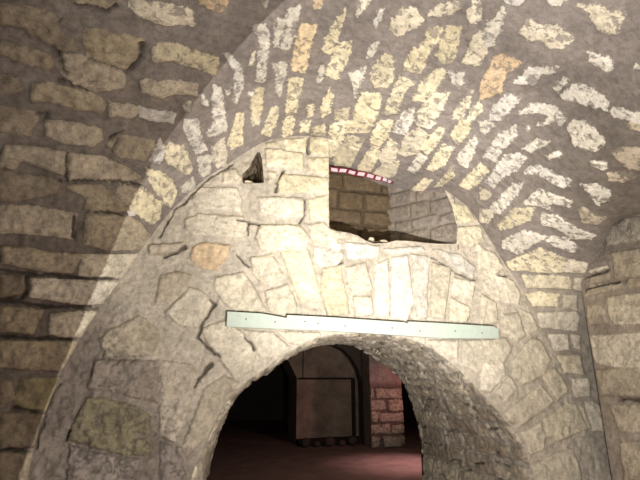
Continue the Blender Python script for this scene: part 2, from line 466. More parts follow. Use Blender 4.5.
# ------------------------------------------------------------------ masonry surfaces
class Surf:
    """a surface P(u,v) sampled on a regular grid; u and v in metres where possible"""
    def __init__(s, fn, u0, u1, v0, v1, du, dv, facing):
        s.nu = max(2, int(round((u1-u0)/du))+1); s.nv = max(2, int(round((v1-v0)/dv))+1)
        s.u = np.linspace(u0, u1, s.nu); s.v = np.linspace(v0, v1, s.nv)
        U, V = np.meshgrid(s.u, s.v, indexing='ij')
        s.U, s.V = U.ravel(), V.ravel(); s.P = fn(s.U, s.V); s.fn = fn
        G = s.P.reshape(s.nu, s.nv, 3)
        gu = np.gradient(G, s.u, axis=0).reshape(-1, 3); gv = np.gradient(G, s.v, axis=1).reshape(-1, 3)
        s.su = np.linalg.norm(gu, axis=1); s.sv = np.linalg.norm(gv, axis=1)
        n = np.cross(gu, gv); n /= np.linalg.norm(n, axis=1)[:, None]+1e-12
        if (n*(facing-s.P)).sum() < 0: n = -n; s.flip = True
        else: s.flip = False
        s.N = n
        # coarse copy for shooting rays
        cu = np.linspace(u0, u1, 140); cv = np.linspace(v0, v1, 70)
        CU, CV = np.meshgrid(cu, cv, indexing='ij'); s.cUV = np.stack([CU.ravel(), CV.ravel()], 1)
        cp = fn(s.cUV[:, 0], s.cUV[:, 1]); idx = np.arange(140*70).reshape(140, 70)
        tr = []
        a, b, c, d = idx[:-1, :-1].ravel(), idx[1:, :-1].ravel(), idx[1:, 1:].ravel(), idx[:-1, 1:].ravel()
        s.tri = np.concatenate([np.stack([a, b, c], 1), np.stack([a, c, d], 1)]); s.cp = cp
        s.bvh = BVHTree.FromPolygons([tuple(p) for p in cp], [tuple(int(q) for q in t) for t in s.tri])
        s.stones = []; s.cracks = []
        n_ = len(s.U)
        s.sd = np.full(n_, -1.0); s.scol = np.tile(lin(PAL['c']), (n_, 1)); s.dirt = np.zeros(n_); s.sid = np.full(n_, -1)
        s.edge = np.ones(n_)
    def shoot(s, x, y):
        d = ray(x, y)
        h, n, i, dist = s.bvh.ray_cast(Vector(CAM), Vector(d))
        if h is None: return None
        t = s.tri[i]; p = s.cp[t]; h = np.array(h)
        v0, v1, v2 = p[1]-p[0], p[2]-p[0], h-p[0]
        d00, d01, d11, d20, d21 = v0@v0, v0@v1, v1@v1, v2@v0, v2@v1
        den = d00*d11-d01*d01; b = (d11*d20-d01*d21)/den; c = (d00*d21-d01*d20)/den
        q = s.cUV[t]; return q[0]*(1-b-c)+q[1]*b+q[2]*c
    def near(s, uv):
        i = int(np.clip(round((uv[0]-s.u[0])/(s.u[1]-s.u[0])), 0, s.nu-1)); j = int(np.clip(round((uv[1]-s.v[0])/(s.v[1]-s.v[0])), 0, s.nv-1))
        return i*s.nv+j
    def add_stone(s, uv, col, jit=.06, hgt=1.0):
        uv = np.array(uv); k = s.near(uv.mean(0)); sc = np.array([s.su[k], s.sv[k]])
        q = uv*sc; M = 0.06
        lo, hi = q.min(0)-M, q.max(0)+M
        pts = np.stack([s.U*sc[0], s.V*sc[1]], 1)
        m = np.nonzero((pts[:, 0] > lo[0]) & (pts[:, 0] < hi[0]) & (pts[:, 1] > lo[1]) & (pts[:, 1] < hi[1]))[0]
        if not len(m): return
        P = pts[m]; a = q; b = np.roll(q, -1, 0)
        best = np.full(len(m), 9.0); ins = np.zeros(len(m), bool)
        for A, Bq in zip(a, b):
            e = Bq-A; w = P-A; t = np.clip((w@e)/(e@e+1e-12), 0, 1)
            best = np.minimum(best, np.linalg.norm(w-t[:, None]*e, axis=1))
            c = (A[1] > P[:, 1]) != (Bq[1] > P[:, 1])
            xx = A[0]+(P[:, 1]-A[1])/(Bq[1]-A[1]+1e-12)*e[0]
            ins ^= c & (P[:, 0] < xx)
        sd = np.where(ins, best, -best)
        up = sd > s.sd[m]; mm = m[up]
        s.sd[mm] = sd[up]
        w_ = rng.normal(0, .014); c = lin(PAL[col])*(1+rng.normal(0, jit))*np.array([1+w_*.3, 1, 1-w_*1.5])
        s.scol[mm] = np.clip(c, 0, .95); s.stones.append((uv.mean(0), rng.normal(0, 1), rng.normal(0, 1, 2), hgt*(2.2 if col == 'R' else 1))); s.sid[mm] = len(s.stones)-1
    def add_crack(s, uv, w):
        uv = np.array(uv); k = s.near(uv.mean(0)); sc = np.array([s.su[k], s.sv[k]])
        q = uv*sc; pts = np.stack([s.U*sc[0], s.V*sc[1]], 1)
        lo, hi = q.min(0)-.05, q.max(0)+.05
        m = np.nonzero((pts[:, 0] > lo[0]) & (pts[:, 0] < hi[0]) & (pts[:, 1] > lo[1]) & (pts[:, 1] < hi[1]))[0]
        if not len(m): return
        P = pts[m]+np.stack([fbm(s.P[m], 22, 2, 3), fbm(s.P[m], 22, 2, 9)], 1)*.012
        best = np.full(len(m), 9.0)
        for A, Bq in zip(q[:-1], q[1:]):
            e = Bq-A; w_ = P-A; t = np.clip((w_@e)/(e@e+1e-12), 0, 1)
            best = np.minimum(best, np.linalg.norm(w_-t[:, None]*e, axis=1))
        ww = w*(.45+.75*np.abs(vnoise(s.P[m], 14, 5)))
        s.dirt[m] = np.maximum(s.dirt[m], 1-sstep(ww*.4, ww*1.1, best))
    def courses(s, hgt, lng, gap, cols, keep=None, jit=.2, along='u', hj=.15):
        """coursed stones over the whole surface (where the photograph shows none traced)"""
        a0, a1 = (s.u[0], s.u[-1]) if along == 'u' else (s.v[0], s.v[-1])
        b0, b1 = (s.v[0], s.v[-1]) if along == 'u' else (s.u[0], s.u[-1])
        y = b0
        while y < b1:
            h = hgt*(1+rng.uniform(-hj, hj)); x = a0-rng.uniform(0, lng)
            while x < a1:
                l = lng*(1+rng.uniform(-jit*1.8, jit*1.8))
                g = gap*.5; c = []
                for (px, py) in ((x+g, y+g), (x+l*.5, y+g), (x+l-g, y+g), (x+l-g, y+h-g), (x+l*.5, y+h-g), (x+g, y+h-g)):
                    px += rng.normal(0, gap*.35); py += rng.normal(0, gap*.3); c.append((px, py) if along == 'u' else (py, px))
                c = np.array(c)
                if keep is None or (keep(c.mean(0)) and keep(c[0]) and keep(c[2]) and keep(c[3]) and keep(c[5])): s.add_stone(c, random.choice(cols))
                x += l
            y += h

def project(P):
    d = P-CAM; z = d@FWD
    return 320+FOC*(d@RGT)/np.maximum(z, 1e-3), 240-FOC*(d@UPV)/np.maximum(z, 1e-3), z
def off_frame(s, pad=6):
    def keep(uv):
        p = s.fn(np.array([uv[0]]), np.array([uv[1]])); x, y, z = project(p)
        return not (-pad < x[0] < 640+pad and -pad < y[0] < 480+pad and z[0] > 0)
    return keep

def finish(s, name, mat, height, rough, mort, rag, smear, hole=None, snaps=None, edgefade=None, crack_d=.03, round_w=.014,
           ranges=None, mort_var=.12, tool=0.0, parent=None):
    P0 = s.P
    n_rag = fbm(P0, 38, 3, 11)
    sdr = s.sd + n_rag*s.ragv*1.3
    prof = sstep(-round_w*.6, round_w, sdr)
    # tilt and height of every stone
    off = np.zeros(len(P0))
    ok = s.sid >= 0
    if s.stones:
        cen = np.array([a[0] for a in s.stones]); hh = np.array([a[1] for a in s.stones]); tl = np.array([a[2] for a in s.stones]); hm = np.array([a[3] for a in s.stones])
        i = s.sid[ok]
        off[ok] = hm[i] + .25*hh[i] + ((s.U[ok]-cen[i, 0])*s.su[ok]*tl[i, 0]*1.3 + (s.V[ok]-cen[i, 1])*s.sv[ok]*tl[i, 1]*1.3)
    H = s.hv
    disp = H*prof*np.clip(off, .1, 3.5)
    disp += s.rv*(fbm(P0, 8, 3, 21)*.8 + fbm(P0, 30, 3, 33)*.7 + (.5-np.abs(fbm(P0, 17, 3, 47)))*.5)
    if tool:   # diagonal tooling marks left on the dressed faces
        ph = (P0@np.array([.75, .2, .62]))*95 + fbm(P0, 7, 3, 71)*9
        disp += s.toolv*np.sin(ph)*prof*(.5+.5*fbm(P0, 5, 2, 81))
    disp += -crack_d*s.dirt
    disp *= s.edge
    P = P0 + s.N*disp[:, None]
    idx = np.arange(len(P)).reshape(s.nu, s.nv)
    a, b, c, d = idx[:-1, :-1].ravel(), idx[1:, :-1].ravel(), idx[1:, 1:].ravel(), idx[:-1, 1:].ravel()
    F = np.stack([a, b, c, d], 1) if not s.flip else np.stack([a, d, c, b], 1)
    if hole is not None:
        F = F[~hole[F].any(1)]
    if ranges is None: ranges = [(name, lambda u, v: np.ones(len(u), bool))]
    objs = []
    rem = np.ones(len(F), bool)
    for nm, sel in ranges:
        fc = F[:, 0]
        m = sel(s.U[fc], s.V[fc]) & rem; rem &= ~m
        Fm = F[m]; used = np.unique(Fm); mp = np.full(len(P), -1); mp[used] = np.arange(len(used))
        me = bpy.data.meshes.new(nm)
        me.vertices.add(len(used)); me.vertices.foreach_set('co', P[used].astype(np.float32).ravel())
        me.loops.add(len(Fm)*4); me.loops.foreach_set('vertex_index', mp[Fm].astype(np.int32).ravel())
        me.polygons.add(len(Fm)); me.polygons.foreach_set('loop_start', np.arange(0, len(Fm)*4, 4, dtype=np.int32))
        me.polygons.foreach_set('loop_total', np.full(len(Fm), 4, np.int32))
        me.update(calc_edges=True); me.polygons.foreach_set('use_smooth', np.ones(len(Fm), bool))
        def fa(k, arr):
            at = me.attributes.new(k, 'FLOAT', 'POINT'); at.data.foreach_set('value', arr[used].astype(np.float32))
        def ca(k, arr):
            at = me.attributes.new(k, 'FLOAT_COLOR', 'POINT'); q = np.ones((len(used), 4), np.float32); q[:, :3] = arr[used]; at.data.foreach_set('color', q.ravel())
        fa('sd', s.sd); fa('dirt', np.clip(s.dirt*.85, 0, 1)); fa('rag', s.ragv); fa('smear', s.smearv)
        ca('stone', s.scol); ca('mortar', np.clip(s.mortv*(1+mort_var*fbm(P0, 3.5, 3, 55))[:, None], 0, 1))
        me.materials.append(mat)
        o = bpy.data.objects.new(nm, me); COL.objects.link(o)
        o['kind'] = 'structure'
        if parent: o.parent = parent
        objs.append(o)
    return objs

def trace(s, tag, skip='-'):
    for ln in STONES.strip().splitlines():
        f = ln.split()
        if f[0] != tag or f[1] == skip: continue
        ox, oy = map(float, f[1].split(','))
        px = np.array([[ox+float(a)/4, oy+float(b)/4] for a, b in (q.split(',') for q in f[3:])])
        uv = []
        for p in px:      # outline points just past the border slide back onto the surface
            for k in np.linspace(0, .8, 17):
                q = s.shoot(*(p*(1-k)+px.mean(0)*k))
                if q is not None: uv.append(q); break
        if len(uv) > 2: s.add_stone(uv, f[2])
    for ln in CRACKS.strip().splitlines():
        f = ln.split()
        if f[0] != tag: continue
        ox, oy = map(float, f[1].split(','))
        uv = [s.shoot(ox+float(a)/4, oy+float(b)/4) for a, b in (q.split(',') for q in f[3:])]
        uv = [q for q in uv if q is not None]
        if len(uv) > 1: s.add_crack(uv, float(f[2])/4*.0062)

def inside_poly(X, Z, poly):
    r = np.zeros(len(X), bool); best = np.full(len(X), 9.0); cp = np.zeros((len(X), 2))
    a = poly; b = np.roll(poly, -1, 0)
    for A, Bq in zip(a, b):
        e = Bq-A; c = (A[1] > Z) != (Bq[1] > Z)
        r ^= c & (X < A[0]+(Z-A[1])/(Bq[1]-A[1]+1e-12)*e[0])
        w = np.stack([X-A[0], Z-A[1]], 1); t = np.clip((w@e)/(e@e+1e-12), 0, 1)
        q = A+t[:, None]*e; dd = np.hypot(X-q[:, 0], Z-q[:, 1])
        k = dd < best; best[k] = dd[k]; cp[k] = q[k]
    return r, best, cp

FACE = np.array([0.9, 0.5, 1.4])

# ---- back wall (infill of the big arch), with the low archway, the niche and the small pocket cut through it
NICHE_PX = [(329,110),(329,228),(337,231),(349,233),(358,236),(366,241),(374,243.5),(386,243),(396,240.5),(410,241),(426,243),(442,244),(456,244),(457,228),(452,206),(443,187),(443,110)]
HOLE_PX = [(259,149),(262,160),(264,183),(243,183.5),(242,175),(248,169),(253,160)]
nich = np.array([at_Y(x, y, YW)[[0, 2]] for x, y in NICHE_PX]); pock = np.array([at_Y(x, y, YW)[[0, 2]] for x, y in HOLE_PX])
Fr, _ = resample(Ffull[:, [0, 2]], 240); archp = np.vstack([Fr, [Fr[-1, 0], -.3], [Fr[0, 0], -.3]])
Br, Bt = resample(Bfull[:, [0, 2]], 500)
Bpoly = np.vstack([Br, [Br[-1, 0], -.3], [Br[0, 0], -.3]])

x0, x1 = Bfull[:, 0].min()-.05, Bfull[:, 0].max()+.05
ztop = Bfull[:, 2].max()+.06
T = Surf(lambda u, v: np.stack([u, np.full_like(u, YW), v], 1), x0, x1, -.02, ztop, .0075, .0075, FACE)
# push the grid so that cut edges follow their curves
h = .0075; holem = np.zeros(len(T.U), bool)
for poly in (archp, nich, pock):
    ins, dist, cp = inside_poly(T.P[:, 0], T.P[:, 2], poly)
    snap = ins & (dist < h*1.05)
    T.P[snap, 0] = cp[snap, 0]; T.P[snap, 2] = cp[snap, 1]
    holem |= ins & ~snap
    T.edge *= np.where(ins, 0, sstep(0, .016, dist)) if poly is archp else np.where(ins, .3, .3+.7*sstep(0, .02, dist))
insB, dB, _ = inside_poly(T.P[:, 0], T.P[:, 2], Bpoly)
T.edge *= sstep(0, .03, dB)*.8+.2
holem |= (~insB) & (dB > .05)
trace(T, 'T'); T.courses(.16, .3, .03, 'gcc', off_frame(T))
zr = T.P[:, 2]; xr = T.P[:, 0]
ll = sstep(-.02, -.62, xr+(zr-1.5)*.8)            # plaster-smeared lower left, with rougher relief and darker mortar
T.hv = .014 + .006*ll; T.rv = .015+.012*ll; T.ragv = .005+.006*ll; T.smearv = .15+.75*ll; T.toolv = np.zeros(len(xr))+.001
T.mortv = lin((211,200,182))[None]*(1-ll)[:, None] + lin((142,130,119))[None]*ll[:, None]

M_T = masonry_mat('limestone_infill', bump=.9, edge=.006, pits=.5)
M_H = masonry_mat('limestone_vault', bump=.7, edge=.003)
M_D = masonry_mat('limestone_dark', bump=1.0, edge=.004)
M_N = M_D
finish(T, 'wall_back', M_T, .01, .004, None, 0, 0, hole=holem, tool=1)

# ---- the vault and side walls: ruled outward from the border curve
Bc, Bs = resample(Bfull, 1200)
def key_u(px):
    p = at_Y(px[0], px[1], YW); return Bs[np.argmin(np.linalg.norm(Bc-p, axis=1))]
ku = [0]+[key_u(k[0]) for k in B_D_KEYS]+[Bs[-1]]; kd = np.array([B_D_KEYS[0][1]]+[k[1] for k in B_D_KEYS]+[B_D_KEYS[-1][1]], float)
def Dfun(u):
    d = np.stack([np.interp(u, ku, kd[:, i]) for i in range(3)], 1); return d/np.linalg.norm(d, axis=1)[:, None]
# smooth the direction a little
uu = np.linspace(0, Bs[-1], 800); dd = Dfun(uu); kern = np.hanning(41); kern /= kern.sum()
dp = np.vstack([np.repeat(dd[:1], 20, 0), dd, np.repeat(dd[-1:], 20, 0)])
dd = np.stack([np.convolve(dp[:, i], kern, 'valid') for i in range(3)], 1); dd /= np.linalg.norm(dd, axis=1)[:, None]
def Hfn(u, v):
    b = np.stack([np.interp(u, Bs, Bc[:, i]) for i in range(3)], 1)
    d = np.stack([np.interp(u, uu, dd[:, i]) for i in range(3)], 1)
    return b + d*v[:, None]
H = Surf(Hfn, 0, Bs[-1], 0, 2.8, .0095, .0095, FACE)
trace(H, 'H', '320,120')
# the vault carries on into the niche, so stones round its mouth are laid on both stretches
ua, ub = key_u((326,139)), key_u((447,192))
V2 = Surf(Hfn, ua, ub, -.5, .02, .01, .01, FACE)
HX = Surf(Hfn, ua-.35, ub+.5, -.5, 1.2, .05, .05, FACE)
for ln in STONES.strip().splitlines():
    f = ln.split()
    if f[0] == 'H' and f[1] == '320,120':
        uv = [HX.shoot(320+float(a)/4, 120+float(b)/4) for a, b in (q.split(',') for q in f[3:])]
        uv = [q for q in uv if q is not None]
        if len(uv) < 3: continue
        st = rng.bit_generator.state; H.add_stone(uv, f[2])
        st2 = rng.bit_generator.state; rng.bit_generator.state = st; V2.add_stone(uv, f[2]); rng.bit_generator.state = st2

uL, uR = key_u((150,238)), key_u((514,278))
H.courses(.13, .36, .03, 'gtb', off_frame(H), along='v')
left = 1-sstep(uL-.05, uL+.45, H.U+.0*H.V)
# the darker, rougher left wall runs up past the springing
hx, hy, hz = H.P.T
leftw = np.maximum(left, sstep(.15, .6, H.V)*(1-sstep(uL+.5, uL+.95, H.U)))
rightw = sstep(uR-.1, uR+.1, H.U)
H.hv = .005+.017*leftw+.004*rightw; H.rv = .007+.022*leftw+.004*rightw; H.toolv = .005*leftw
H.ragv = .013-.007*leftw-.007*rightw; H.smearv = .8-.4*leftw-.4*rightw
cm, cl, cr = lin((152,143,136)), lin((142,132,122)), lin((176,166,152))
mr_ = (sstep(key_u((442,188)), key_u((506,266)), H.U)*sstep(.3, 1.0, H.V)*(1-rightw))[:, None]
H.mortv = cm[None]*(1-leftw-rightw).clip(0, 1)[:, None]+cl[None]*leftw[:, None]+cr[None]*rightw[:, None]
H.mortv = H.mortv*(1-mr_)+lin((122,114,104))[None]*mr_
CR_PX = [(583,278),(588,264),(597,243),(603,230),(611,219),(625,215),(640,213),(660,212),(690,210)]
crk = []
for x, y in CR_PX:
    q = H.shoot(x, y)
    crk.append(Hfn(np.array([q[0]]), np.array([q[1]]))[0])
crk.append(crk[-1]+(crk[-1]-crk[-2])*8)
crk = np.array(crk)
H.edge *= sstep(0, .02, H.V)*.85+.15
yc = crk[::-1]
_in = (H.P[:, 1] < crk[0, 1]-.005) & (H.P[:, 0] > np.interp(H.P[:, 1], yc[:, 1], yc[:, 0])+.012) & (H.P[:, 0] > 1.6)
_zc = np.interp(H.P[:, 1], yc[:, 1], yc[:, 2]); _sn = _in & (H.P[:, 2] < _zc) & (H.P[:, 2] > _zc-.022); H.P[_sn, 2] = _zc[_sn]
hh_ = (H.P[:, 1] < crk[0, 1]-.005) & (H.P[:, 0] > np.interp(H.P[:, 1], yc[:, 1], yc[:, 0])+.012) & (H.P[:, 2] < np.interp(H.P[:, 1], yc[:, 1], yc[:, 2])-.001) & (H.P[:, 0] > 1.6)
H.sd = H.sd+.0035*(1-leftw)*(1-rightw)+.007*leftw
finish(H, 'ceiling', M_H, .005, .004, None, 0, 0, tool=1, hole=hh_,
       ranges=[('wall_left', lambda u, v: u < uL+.12), ('wall_front_right', lambda u, v: u > uR), ('ceiling', lambda u, v: u >= 0)])

# ---- the vault running on into the head of the niche
z_ = np.ones(len(V2.U)); V2.hv = .006*z_; V2.rv = .004*z_; V2.ragv = .01*z_; V2.smearv = .5*z_; V2.toolv = 0*z_; V2.mortv = cm[None]*z_[:, None]
V2.sd = V2.sd+.0035
V2.edge = sstep(0, .02, -V2.V)*.85+.15
finish(V2, 'ceiling_niche', M_H, 0, 0, None, 0, 0)

# ---- niche: back, right splay, left jamb, sill
YN = 3.40
zs = at_Y(395, 241, YW)[2]-.015
xl = at_Y(329, 200, YW)[0]
xr_f = at_Y(457.5, 225, YW)[0]; xr_b = at_Y(389, 205, YN)[0]
zt = at_Y(380, 150, YW)[2]+.15
cn = lin((176,164,146))
def simple(name, fn, u0, u1, v0, v1, step, mat, hgt, rough, mort, rag, smear, hh, ll_, gap, cols, along='u', face=FACE, edge=True, tool=0, **kw):
    S = Surf(fn, u0, u1, v0, v1, step, step, face)
    S.courses(hh, ll_, gap, cols, None, along=along, **kw)
    o = np.ones(len(S.U)); S.hv = hgt*o; S.rv = rough*o; S.ragv = rag*o; S.smearv = smear*o; S.toolv = tool*o; S.mortv = mort[None]*o[:, None]
    return S, finish(S, name, mat, 0, 0, None, 0, 0, tool=tool)
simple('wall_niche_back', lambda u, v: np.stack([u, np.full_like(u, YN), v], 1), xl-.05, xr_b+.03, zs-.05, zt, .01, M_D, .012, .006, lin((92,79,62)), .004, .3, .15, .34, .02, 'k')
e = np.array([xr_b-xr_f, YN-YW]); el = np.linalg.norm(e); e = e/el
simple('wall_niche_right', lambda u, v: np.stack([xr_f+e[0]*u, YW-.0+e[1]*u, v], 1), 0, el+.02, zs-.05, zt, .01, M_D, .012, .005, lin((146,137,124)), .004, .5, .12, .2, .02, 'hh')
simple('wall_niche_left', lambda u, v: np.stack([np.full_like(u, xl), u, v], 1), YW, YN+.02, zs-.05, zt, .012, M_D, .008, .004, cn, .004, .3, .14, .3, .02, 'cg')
simple('trim_sill', lambda u, v: np.stack([u, v, np.full_like(u, zs)], 1), xl-.02, xr_f+.05, YW, YN+.03, .012, M_D, .012, .010, cn, .006, .4, .15, .25, .02, 'cg', face=np.array([1, 3.2, 3.]))

# ---- the small pocket beside the crown
pc = pock.mean(0)
def pocket(u, v):
    # walls of a tapering socket: u runs round the outline, v inward
    k = np.vstack([pock, pock[:1]]); s_ = np.concatenate([[0], np.cumsum(np.linalg.norm(np.diff(k, axis=0), axis=1))])
    t = u*s_[-1]; X = np.interp(t, s_, k[:, 0]); Z = np.interp(t, s_, k[:, 1])
    w = np.where(v > .3, 0.0, 1-v*1.2)
    return np.stack([pc[0]+(X-pc[0])*w, YW+np.minimum(v, .3), pc[1]+(Z-pc[1])*w], 1)
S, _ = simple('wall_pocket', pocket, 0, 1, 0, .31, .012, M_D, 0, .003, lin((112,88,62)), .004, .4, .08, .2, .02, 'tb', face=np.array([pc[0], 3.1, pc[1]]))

# ---- archway soffit
Fc, _ = resample(Ffull, 600); Kc, _ = resample(Kfull, 600)
# match front and back curves by height-aware parameter
fp = np.linspace(0, 1, 600)
def If(u, v):
    t = u/ILEN; k = (v/1.62)[:, None]
    a = np.stack([np.interp(t, fp, Fc[:, i]) for i in range(3)], 1); b = np.stack([np.interp(t, fp, Kc[:, i]) for i in range(3)], 1)
    return a*(1-k)+b*k
ILEN = np.linalg.norm(np.diff(Fc, axis=0), axis=1).sum()
I = Surf(If, 0, ILEN, 0, 1.62, .010, .012, np.array([1.1, 3.8, 1.0]))
I.courses(.12, .30, .022, 'gc', None, along='v', jit=.45, hj=.35)
o = np.ones(len(I.U)); up_ = sstep(.9, 2.0, I.P[:, 2])
I.hv = .016*o; I.rv = .017*o; I.ragv = .012*o; I.smearv = .9*o; I.toolv = .004*o; I.mortv = lin((205,197,184))[None]*o[:, None]
for k in range(60):     # open joints and broken edges on the soffit
    u_ = rng.uniform(.55, .92)*ILEN; v_ = rng.uniform(.05, 1.5); l_ = rng.uniform(.05, .22)
    I.add_crack([(u_, v_), (u_+rng.normal(0, .01), v_+l_*.5), (u_+rng.normal(0, .02), v_+l_)], rng.uniform(.006, .014))
I.edge = sstep(0, .02, I.V)
finish(I, 'wall_archway', M_D, 0, 0, None, 0, 0, tool=1)

# ---- right pier: a curtain of masonry dropping from the vault
# keep the plan running steadily towards the viewer
plan = np.array([crk[0]+(-.0, .03, 0), [2.515, 2.3, 2], [2.49, 1.8, 2], [2.45, .4, 2]])
Pc, Ps = resample(plan, 200)
def Pf(u, v):
    p = np.stack([np.interp(u, Ps, Pc[:, i]) for i in range(3)], 1)
    p[:, 2] = v
    return p
Pr = Surf(Pf, 0, Ps[-1], 0, 2.75, .009, .009, FACE)
trace(Pr, 'P'); Pr.courses(.2, .4, .04, 'gc', off_frame(Pr))
o = np.ones(len(Pr.U)); Pr.hv = .009*o; Pr.rv = .008*o; Pr.ragv = .006*o; Pr.smearv = .5*o; Pr.toolv = .0015*o; Pr.mortv = lin((172,160,146))[None]*o[:, None]
Pr.edge = sstep(0, .02, Pr.U)*.9+.1
finish(Pr, 'wall_right', M_T, 0, 0, None, 0, 0, tool=1)
print('B x range', x0, x1, 'ztop', ztop, 'F', Ffull[0], Ffull[-1], 'K', Kfull[0], Kfull[-1], 'zs', zs, 'uL', uL, 'uR', uR, Bs[-1])

# ------------------------------------------------------------------ small mesh helpers
def mesh_obj(name, bm, mat, parent=None, smooth=False):
    me = bpy.data.meshes.new(name); bmesh.ops.recalc_face_normals(bm, faces=bm.faces); bm.to_mesh(me); bm.free()
    if mat: me.materials.append(mat)
    if smooth:
        for p in me.polygons: p.use_smooth = True
    o = bpy.data.objects.new(name, me); COL.objects.link(o)
    if parent: o.parent = parent
    return o
def box(bm, a, b, bevel=0):
    r = bmesh.ops.create_cube(bm, size=1); vs = r['verts']
    for v in vs:
        v.co = Vector([(a[i]+b[i])/2+v.co[i]*(b[i]-a[i]) for i in range(3)])
    if bevel:
        es = list({e for v in vs for e in v.link_edges}); bmesh.ops.bevel(bm, geom=es, offset=bevel, segments=2, affect='EDGES')
def prism(bm, pts, dvec):
    """closed outline extruded along dvec"""
    a = [bm.verts.new(Vector(p)) for p in pts]; b = [bm.verts.new(Vector(p)+Vector(dvec)) for p in pts]
    n = len(a); bm.faces.new(a); bm.faces.new(b[::-1])
    for i in range(n): bm.faces.new((a[i], b[i], b[(i+1) % n], a[(i+1) % n]))
def tag(o, label=None, cat=None, group=None, kind=None):
    if label: o['label'] = label
    if cat: o['category'] = cat
    if group: o['group'] = group
    if kind: o['kind'] = kind
    return o

# ------------------------------------------------------------------ pale green bar across the arch crown
def bp(x, y, Y=YW-.065): return at_Y(x, y, Y)
bar_px = [(227.5,311.5),(262,313.5),(284,317.5),(287,317.8),(287.2,315),(330,317.2),(404,322.2),(408,323.5),(408.4,321.5),(440,323),(494,326.3),(498,329),(499,338.5),(440,338),(380,334),(320,330.3),(262,328.2),(226.5,326.5)]
M_BAR = plain_mat('pale_green_paint', (180,192,180), .55, .10, 30, .15, 0, .4)
bm = bmesh.new()
prism(bm, [bp(x, y) for x, y in bar_px], (0, .035, 0))
root = bpy.data.objects.new('painted_bar', None); COL.objects.link(root)
tag(root, 'long pale green painted bar fixed across the wall above the archway', 'bar')
rp = bp(362, 325); root.location = Vector(rp)
bar = mesh_obj('bar_body', bm, M_BAR); bar.parent = root; bar.location = -Vector(rp)
M_NAIL = plain_mat('rusty_nail', (70,55,45), .7, .3, 40, .2)
for x, y in [(246,319),(275,322),(305,321.5),(318,323.5),(345,326),(392,328),(420,331),(455,331),(482,333)]:
    bm = bmesh.new(); c = bp(x, y, YW-.066)
    bmesh.ops.create_cone(bm, cap_ends=True, segments=10, radius1=.0045, radius2=.003, depth=.006)
    for v in bm.verts: v.co = Vector((v.co.x, v.co.z, v.co.y))+Vector(c)
    n = mesh_obj('nail', bm, M_NAIL); n.parent = root; n.location = -Vector(rp); n['label'] = 'small dark nail head'

# ------------------------------------------------------------------ striped barrier tape in the head of the niche
YT = 3.27
def tp(x, y): return at_Y(x, y, YT)
M_RED = plain_mat('tape_red', (120,35,52), .5, .1, 10, .05); M_WHT = plain_mat('tape_white', (205,192,200), .5, .05, 10, .05)
top = [(330,166.3),(345,168.4),(360,171),(375,174.2),(386,177.3),(394,181)]; bot = [(330,171.6),(345,173.6),(360,176.5),(375,180),(386,182.8),(392,184)]
def along(px, t):
    px = np.array(px, float); s_ = np.linspace(0, 1, len(px)); return np.interp(t, s_, px[:, 0]), np.interp(t, s_, px[:, 1])
bm = bmesh.new(); n = 40; A = []; Bv = []
for i in range(n+1):
    t = i/n; w = .006*math.sin(t*23)
    a = tp(*along(top, t)); b = tp(*along(bot, t)); a[1] += w; b[1] += w-.004
    A.append(a); Bv.append(b)
fr = [bm.verts.new(Vector(p)) for p in A]+[bm.verts.new(Vector(p)) for p in Bv]
bk = [bm.verts.new(v.co+Vector((0, .0015, 0))) for v in fr]
for i in range(n):
    for L_ in (fr, bk): bm.faces.new((L_[i], L_[i+1], L_[n+1+i+1], L_[n+1+i]))
for i in range(n):
    bm.faces.new((fr[i], fr[i+1], bk[i+1], bk[i])); bm.faces.new((fr[n+1+i], fr[n+2+i], bk[n+2+i], bk[n+1+i]))
me_t = mesh_obj('tape_band', bm, M_RED)
troot = bpy.data.objects.new('barrier_tape', None); COL.objects.link(troot); tc_ = Vector(tp(360, 174)); troot.location = tc_
tag(troot, 'red and white striped barrier tape stretched across the top of the wall niche', 'tape')
me_t.parent = troot; me_t.location = -tc_
bm = bmesh.new()
for k in range(8):
    t0, t1 = (k+.12)/8.2, (k+.83)/8.2; sl = .035
    def pt(t, f):
        x0_, y0_ = along(top, min(1, t)); x1_, y1_ = along(bot, min(1, t)); p = tp(x0_+(x1_-x0_)*f, y0_+(y1_-y0_)*f)
        i = t*n; p[1] += .006*math.sin(t*23)-.004*f-.0022; return p
    seg = 5; up = [pt(t0+(t1-t0)*j/seg, .22) for j in range(seg+1)]; dn = [pt(t0-sl*.6+(t1-t0)*j/seg if k else t0+(t1-t0)*j/seg, .88) for j in range(seg+1)]
    for j in range(seg):
        vs = [bm.verts.new(Vector(p)) for p in (up[j], up[j+1], dn[j+1], dn[j])]; bm.faces.new(vs)
ws = mesh_obj('white_stripe', bm, M_WHT); ws.parent = troot; ws.location = -tc_; ws['label'] = 'white slanted stripes'

